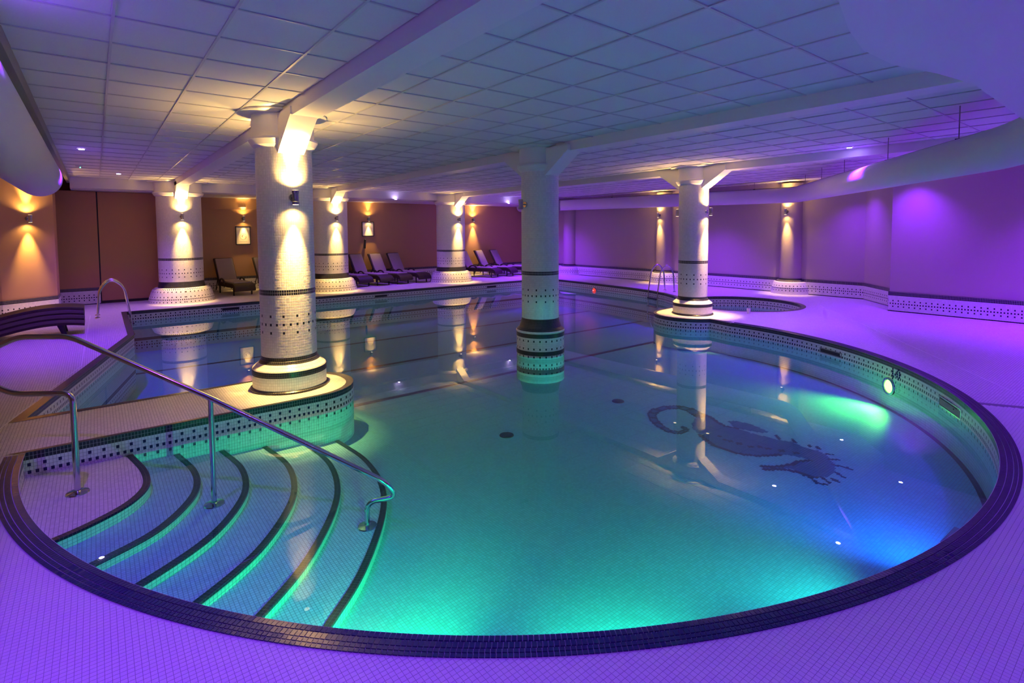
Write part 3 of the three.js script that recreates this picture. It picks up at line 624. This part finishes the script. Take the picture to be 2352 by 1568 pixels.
skimmer('slot skimmer on the far pool wall near the violet corner', 11.2, -0.13, -15.495, 0, 1, 0.42, 0.08, false);
{
  const g = thing('depth_mark', 'depth mark 1.0 laid in dark tiles on the curved pool wall', 'depth mark', [0, 0, 0]);
  const t = new THREE.BoxGeometry(TW * 0.92, TH * 0.88, 0.004), cell = (name, deg, y) => { const [x, z] = basin(deg, -0.003), a = deg * Math.PI / 180, m = put(name, t, M.inkTile, g); m.position.set(x, y, z); m.rotation.y = Math.atan2(Math.cos(a), -Math.sin(a)); };
  const dd = TW / basinR(138) * 180 / Math.PI;
  for (let k = 0; k < 5; k++) cell('digit_one_tile', 138.55, -0.075 - k * TH);
  cell('point_tile', 138.55 - 2.2 * dd, -0.075 - 2 * TH);
  const c = 138.55 - 5 * dd;
  for (let k = 0; k < 3; k++) { cell('digit_zero_tile', c + dd, -0.09 - k * TH); cell('digit_zero_tile', c - dd, -0.09 - k * TH); }
  cell('digit_zero_tile', c, -0.06); cell('digit_zero_tile', c, -0.09 - 3 * TH);
}

// ---------------------------------------------------------------- loungers
function lounger(label, x, z, turn) {
  const g = thing('sun_lounger', label, 'sun lounger', [x, 0, z], turn, 'wicker loungers along the back wall');   // foot end towards +z
  const W = 0.285;
  const seat = new THREE.Shape(); seat.moveTo(-0.35, 0.24); seat.lineTo(0.82, 0.24); seat.quadraticCurveTo(1.02, 0.23, 1.04, 0.14); seat.lineTo(1.08, 0.15); seat.quadraticCurveTo(1.08, 0.33, 0.84, 0.35); seat.quadraticCurveTo(0.3, 0.33, -0.35, 0.36);
  const sg = new THREE.ExtrudeGeometry(seat, { depth: 2 * W, bevelEnabled: true, bevelSize: 0.012, bevelThickness: 0.012, bevelSegments: 2, curveSegments: 8 }); sg.translate(0, 0, -W); sg.rotateY(-Math.PI / 2); const seatPart = put('seat', sg, M.wicker, g);
  const cu = new RoundedBoxGeometry(2 * W - 0.08, 0.05, 1.2, 3, 0.02); cu.translate(0, 0.375, 0.25); put('seat_cushion', cu, M.cushion, seatPart);
  const bk = new RoundedBoxGeometry(2 * W, 0.86, 0.06, 3, 0.02); bk.translate(0, 0.43, 0); bk.rotateX(-0.5); bk.translate(0, 0.3, -0.34); const backPart = put('backrest', bk, M.wicker, g);
  const bc = new RoundedBoxGeometry(2 * W - 0.06, 0.8, 0.05, 3, 0.02); bc.translate(0, 0.42, 0.05); bc.rotateX(-0.5); bc.translate(0, 0.3, -0.34); put('back_cushion', bc, M.cushion, backPart);
  for (const sx of [-1, 1]) {
    const arm = new THREE.TorusGeometry(0.16, 0.028, 8, 20, Math.PI); arm.scale(1.3, 1, 1); arm.rotateY(Math.PI / 2); arm.translate(sx * (W + 0.01), 0.3, 0.0); put('armrest', arm, M.wicker, g);
    for (const lz of [-0.3, 0.86]) { const l = new THREE.CylinderGeometry(0.026, 0.02, 0.26, 10); l.translate(sx * (W - 0.03), 0.13, lz); put('leg', l, M.blackish, g); }
    const stay = new THREE.CylinderGeometry(0.015, 0.015, 0.6, 8); stay.rotateX(0.45); stay.translate(sx * (W - 0.06), 0.33, -0.62); put('back_stay', stay, M.blackish, g);
  }
}
lounger('single wicker lounger between the door column and the round emblem print', 3.3, -18.3, 0.15);
lounger('wicker lounger half hidden behind the peninsula column', 4.45, -18.28, 0.2);
lounger('wicker lounger half hidden behind the middle thick column', 6.95, -18.28, 0.26);
lounger('wicker lounger under the plain framed notice, lit by the lamp', 7.7, -18.28, 0.26);
lounger('second wicker lounger from the plain framed notice', 8.45, -18.28, 0.26);
lounger('wicker lounger in the dark stretch of wall before the far column', 9.2, -18.28, 0.26);
lounger('wicker lounger beside the far column, lit by the wall lamp', 12.45, -18.26, 0.4);
lounger('violet lit wicker lounger between its two neighbours by the far corner', 13.25, -18.26, 0.4);
lounger('violet lit wicker lounger at the end of the row in the far corner', 14.05, -18.26, 0.4);
// arched slatted lounger at the left
{
  const g = thing('arched_lounger', 'low dark arched lounger with woven bands on the left deck', 'sun lounger', [-1.12, 0, -12.95]);
  const prof = (t) => 0.235 + 0.16 * Math.sin((t + 0.35) * 1.55) - 0.06 * t * t;      // height of the middle along x
  const band = (o0, o1, zHalf, m, name) => {
    const a = [], b = []; for (let i = 0; i <= 40; i++) { const t = -1.15 + i / 40 * 2.05; a.push(V2(t, prof(t) + o1)); b.unshift(V2(t, prof(t) + o0)); }
    const e = new THREE.ExtrudeGeometry(new THREE.Shape([...a, ...b]), { depth: 2 * zHalf, bevelEnabled: true, bevelSize: 0.008, bevelThickness: 0.01, bevelSegments: 2 }); e.translate(0, 0, -zHalf); put(name, e, m, g);
  };
  band(-0.17, 0.15, 0.33, M.wicker, 'body');
  band(0.055, 0.095, 0.345, M.slat, 'side_band'); band(-0.035, 0.012, 0.345, M.slat, 'side_band'); band(-0.125, -0.085, 0.345, M.slat, 'side_band');
  for (const [lx, s] of [[0.58, 1], [-0.6, -1]]) for (const lz of [0.24, -0.24]) { const l = new THREE.CylinderGeometry(0.075, 0.045, 0.28, 4); l.rotateY(Math.PI / 4); l.rotateZ(s * 0.28); l.translate(lx, 0.135, lz); put('leg', l, M.blackish, g); }
}

// ---------------------------------------------------------------- pictures and small things
const frameMat = M.blackish;
function picture(label, x, y, w, h, draw) {
  const g = thing('framed_print', label, 'picture', [x, y, BACK], 0);
  put('frame', mergeGeometries([box(-w / 2 - 0.02, w / 2 + 0.02, -h / 2 - 0.03, -h / 2, 0, 0.035), box(-w / 2 - 0.02, -w / 2, -h / 2, h / 2, 0, 0.035), box(w / 2, w / 2 + 0.02, -h / 2, h / 2, 0, 0.035), box(-w / 2 - 0.02, w / 2 + 0.02, h / 2, h / 2 + 0.02, 0, 0.035)]), frameMat, g);
  const t = new THREE.CanvasTexture(canvas(256, 360, draw)); t.colorSpace = THREE.SRGBColorSpace; t.magFilter = THREE.LinearFilter;
  const p = new THREE.PlaneGeometry(w, h); p.translate(0, 0, 0.02); put('print', p, std({ map: t, roughness: 0.5 }), g);
}
picture('framed white print with a round emblem above a lounger', 3.83, 1.78, 0.40, 0.56, (c, w, h) => {
  c.fillStyle = '#efe9df'; c.fillRect(0, 0, w, h); c.strokeStyle = '#777066'; c.lineWidth = 5; c.beginPath(); c.arc(w * 0.52, h * 0.58, 62, 0, 7); c.stroke();
  c.lineWidth = 9; c.beginPath(); c.arc(w * 0.52, h * 0.56, 28, 2.4, 5.4); c.stroke(); c.beginPath(); c.arc(w * 0.62, h * 0.62, 22, -1.2, 1.7); c.stroke(); c.fillStyle = '#777066'; c.fillRect(w * 0.44, h * 0.5, 9, 34);
  c.fillStyle = '#b9b1a5'; c.fillRect(w * 0.2, h * 0.86, w * 0.6, 6);
});
picture('framed white notice without an emblem', 8.13, 1.98, 0.43, 0.5, (c, w, h) => {
  c.fillStyle = '#f1ebe2'; c.fillRect(0, 0, w, h); c.fillStyle = '#c9c1b4'; for (let k = 0; k < 7; k++) c.fillRect(w * 0.18, h * (0.3 + k * 0.08), w * (0.5 + 0.14 * (k % 3)), 4);
});
{
  const q = thing('ceiling_sensor', 'small round sensor with a green light under the left ceiling bay', 'sensor', [-0.2, CEIL, -14.0]);
  put('housing', lathe([[0.001, -0.05], [0.035, -0.045], [0.055, -0.02], [0.06, 0]], 24), M.plastic, q); put('indicator_light', new THREE.SphereGeometry(0.012, 12, 8).translate(0.02, -0.045, 0.03), glow([0.2, 1, 0.5], 3), q);
  const g = thing('wall_box', 'small pale box high on the wall above the emblem print lamp', 'wall box', [3.82, 2.8, BACK]);
  put('cover', new RoundedBoxGeometry(0.22, 0.2, 0.06, 2, 0.01).translate(0, 0, 0.03), M.plastic, g); put('lip', box(-0.11, 0.11, -0.12, -0.1, 0, 0.08), M.plastic, g);
  const d = thing('hanging_tube', 'slim dark object hanging on the wall below the plain notice', 'wall fitting', [8.0, 1.24, BACK]);
  put('body', new RoundedBoxGeometry(0.06, 0.36, 0.05, 2, 0.02).rotateZ(-0.06).translate(0, 0.18, 0.03), M.blackish, d); put('hook', new THREE.TorusGeometry(0.02, 0.006, 6, 14).translate(0.012, 0.37, 0.02), M.chrome, d);
  const b = thing('small_cup', 'small pale cup standing on the deck beside the whirlpool rim', 'cup', [11.4, 0, -6.0]);
  put('body', lathe([[0.001, 0.0], [0.033, 0.0], [0.036, 0.01], [0.04, 0.115], [0.037, 0.12], [0.033, 0.02]], 24), M.plastic, b);
  put('rim', new THREE.TorusGeometry(0.039, 0.003, 8, 24).rotateX(Math.PI / 2).translate(0, 0.118, 0), M.plastic, b);
}
renderer.render(scene, camera);
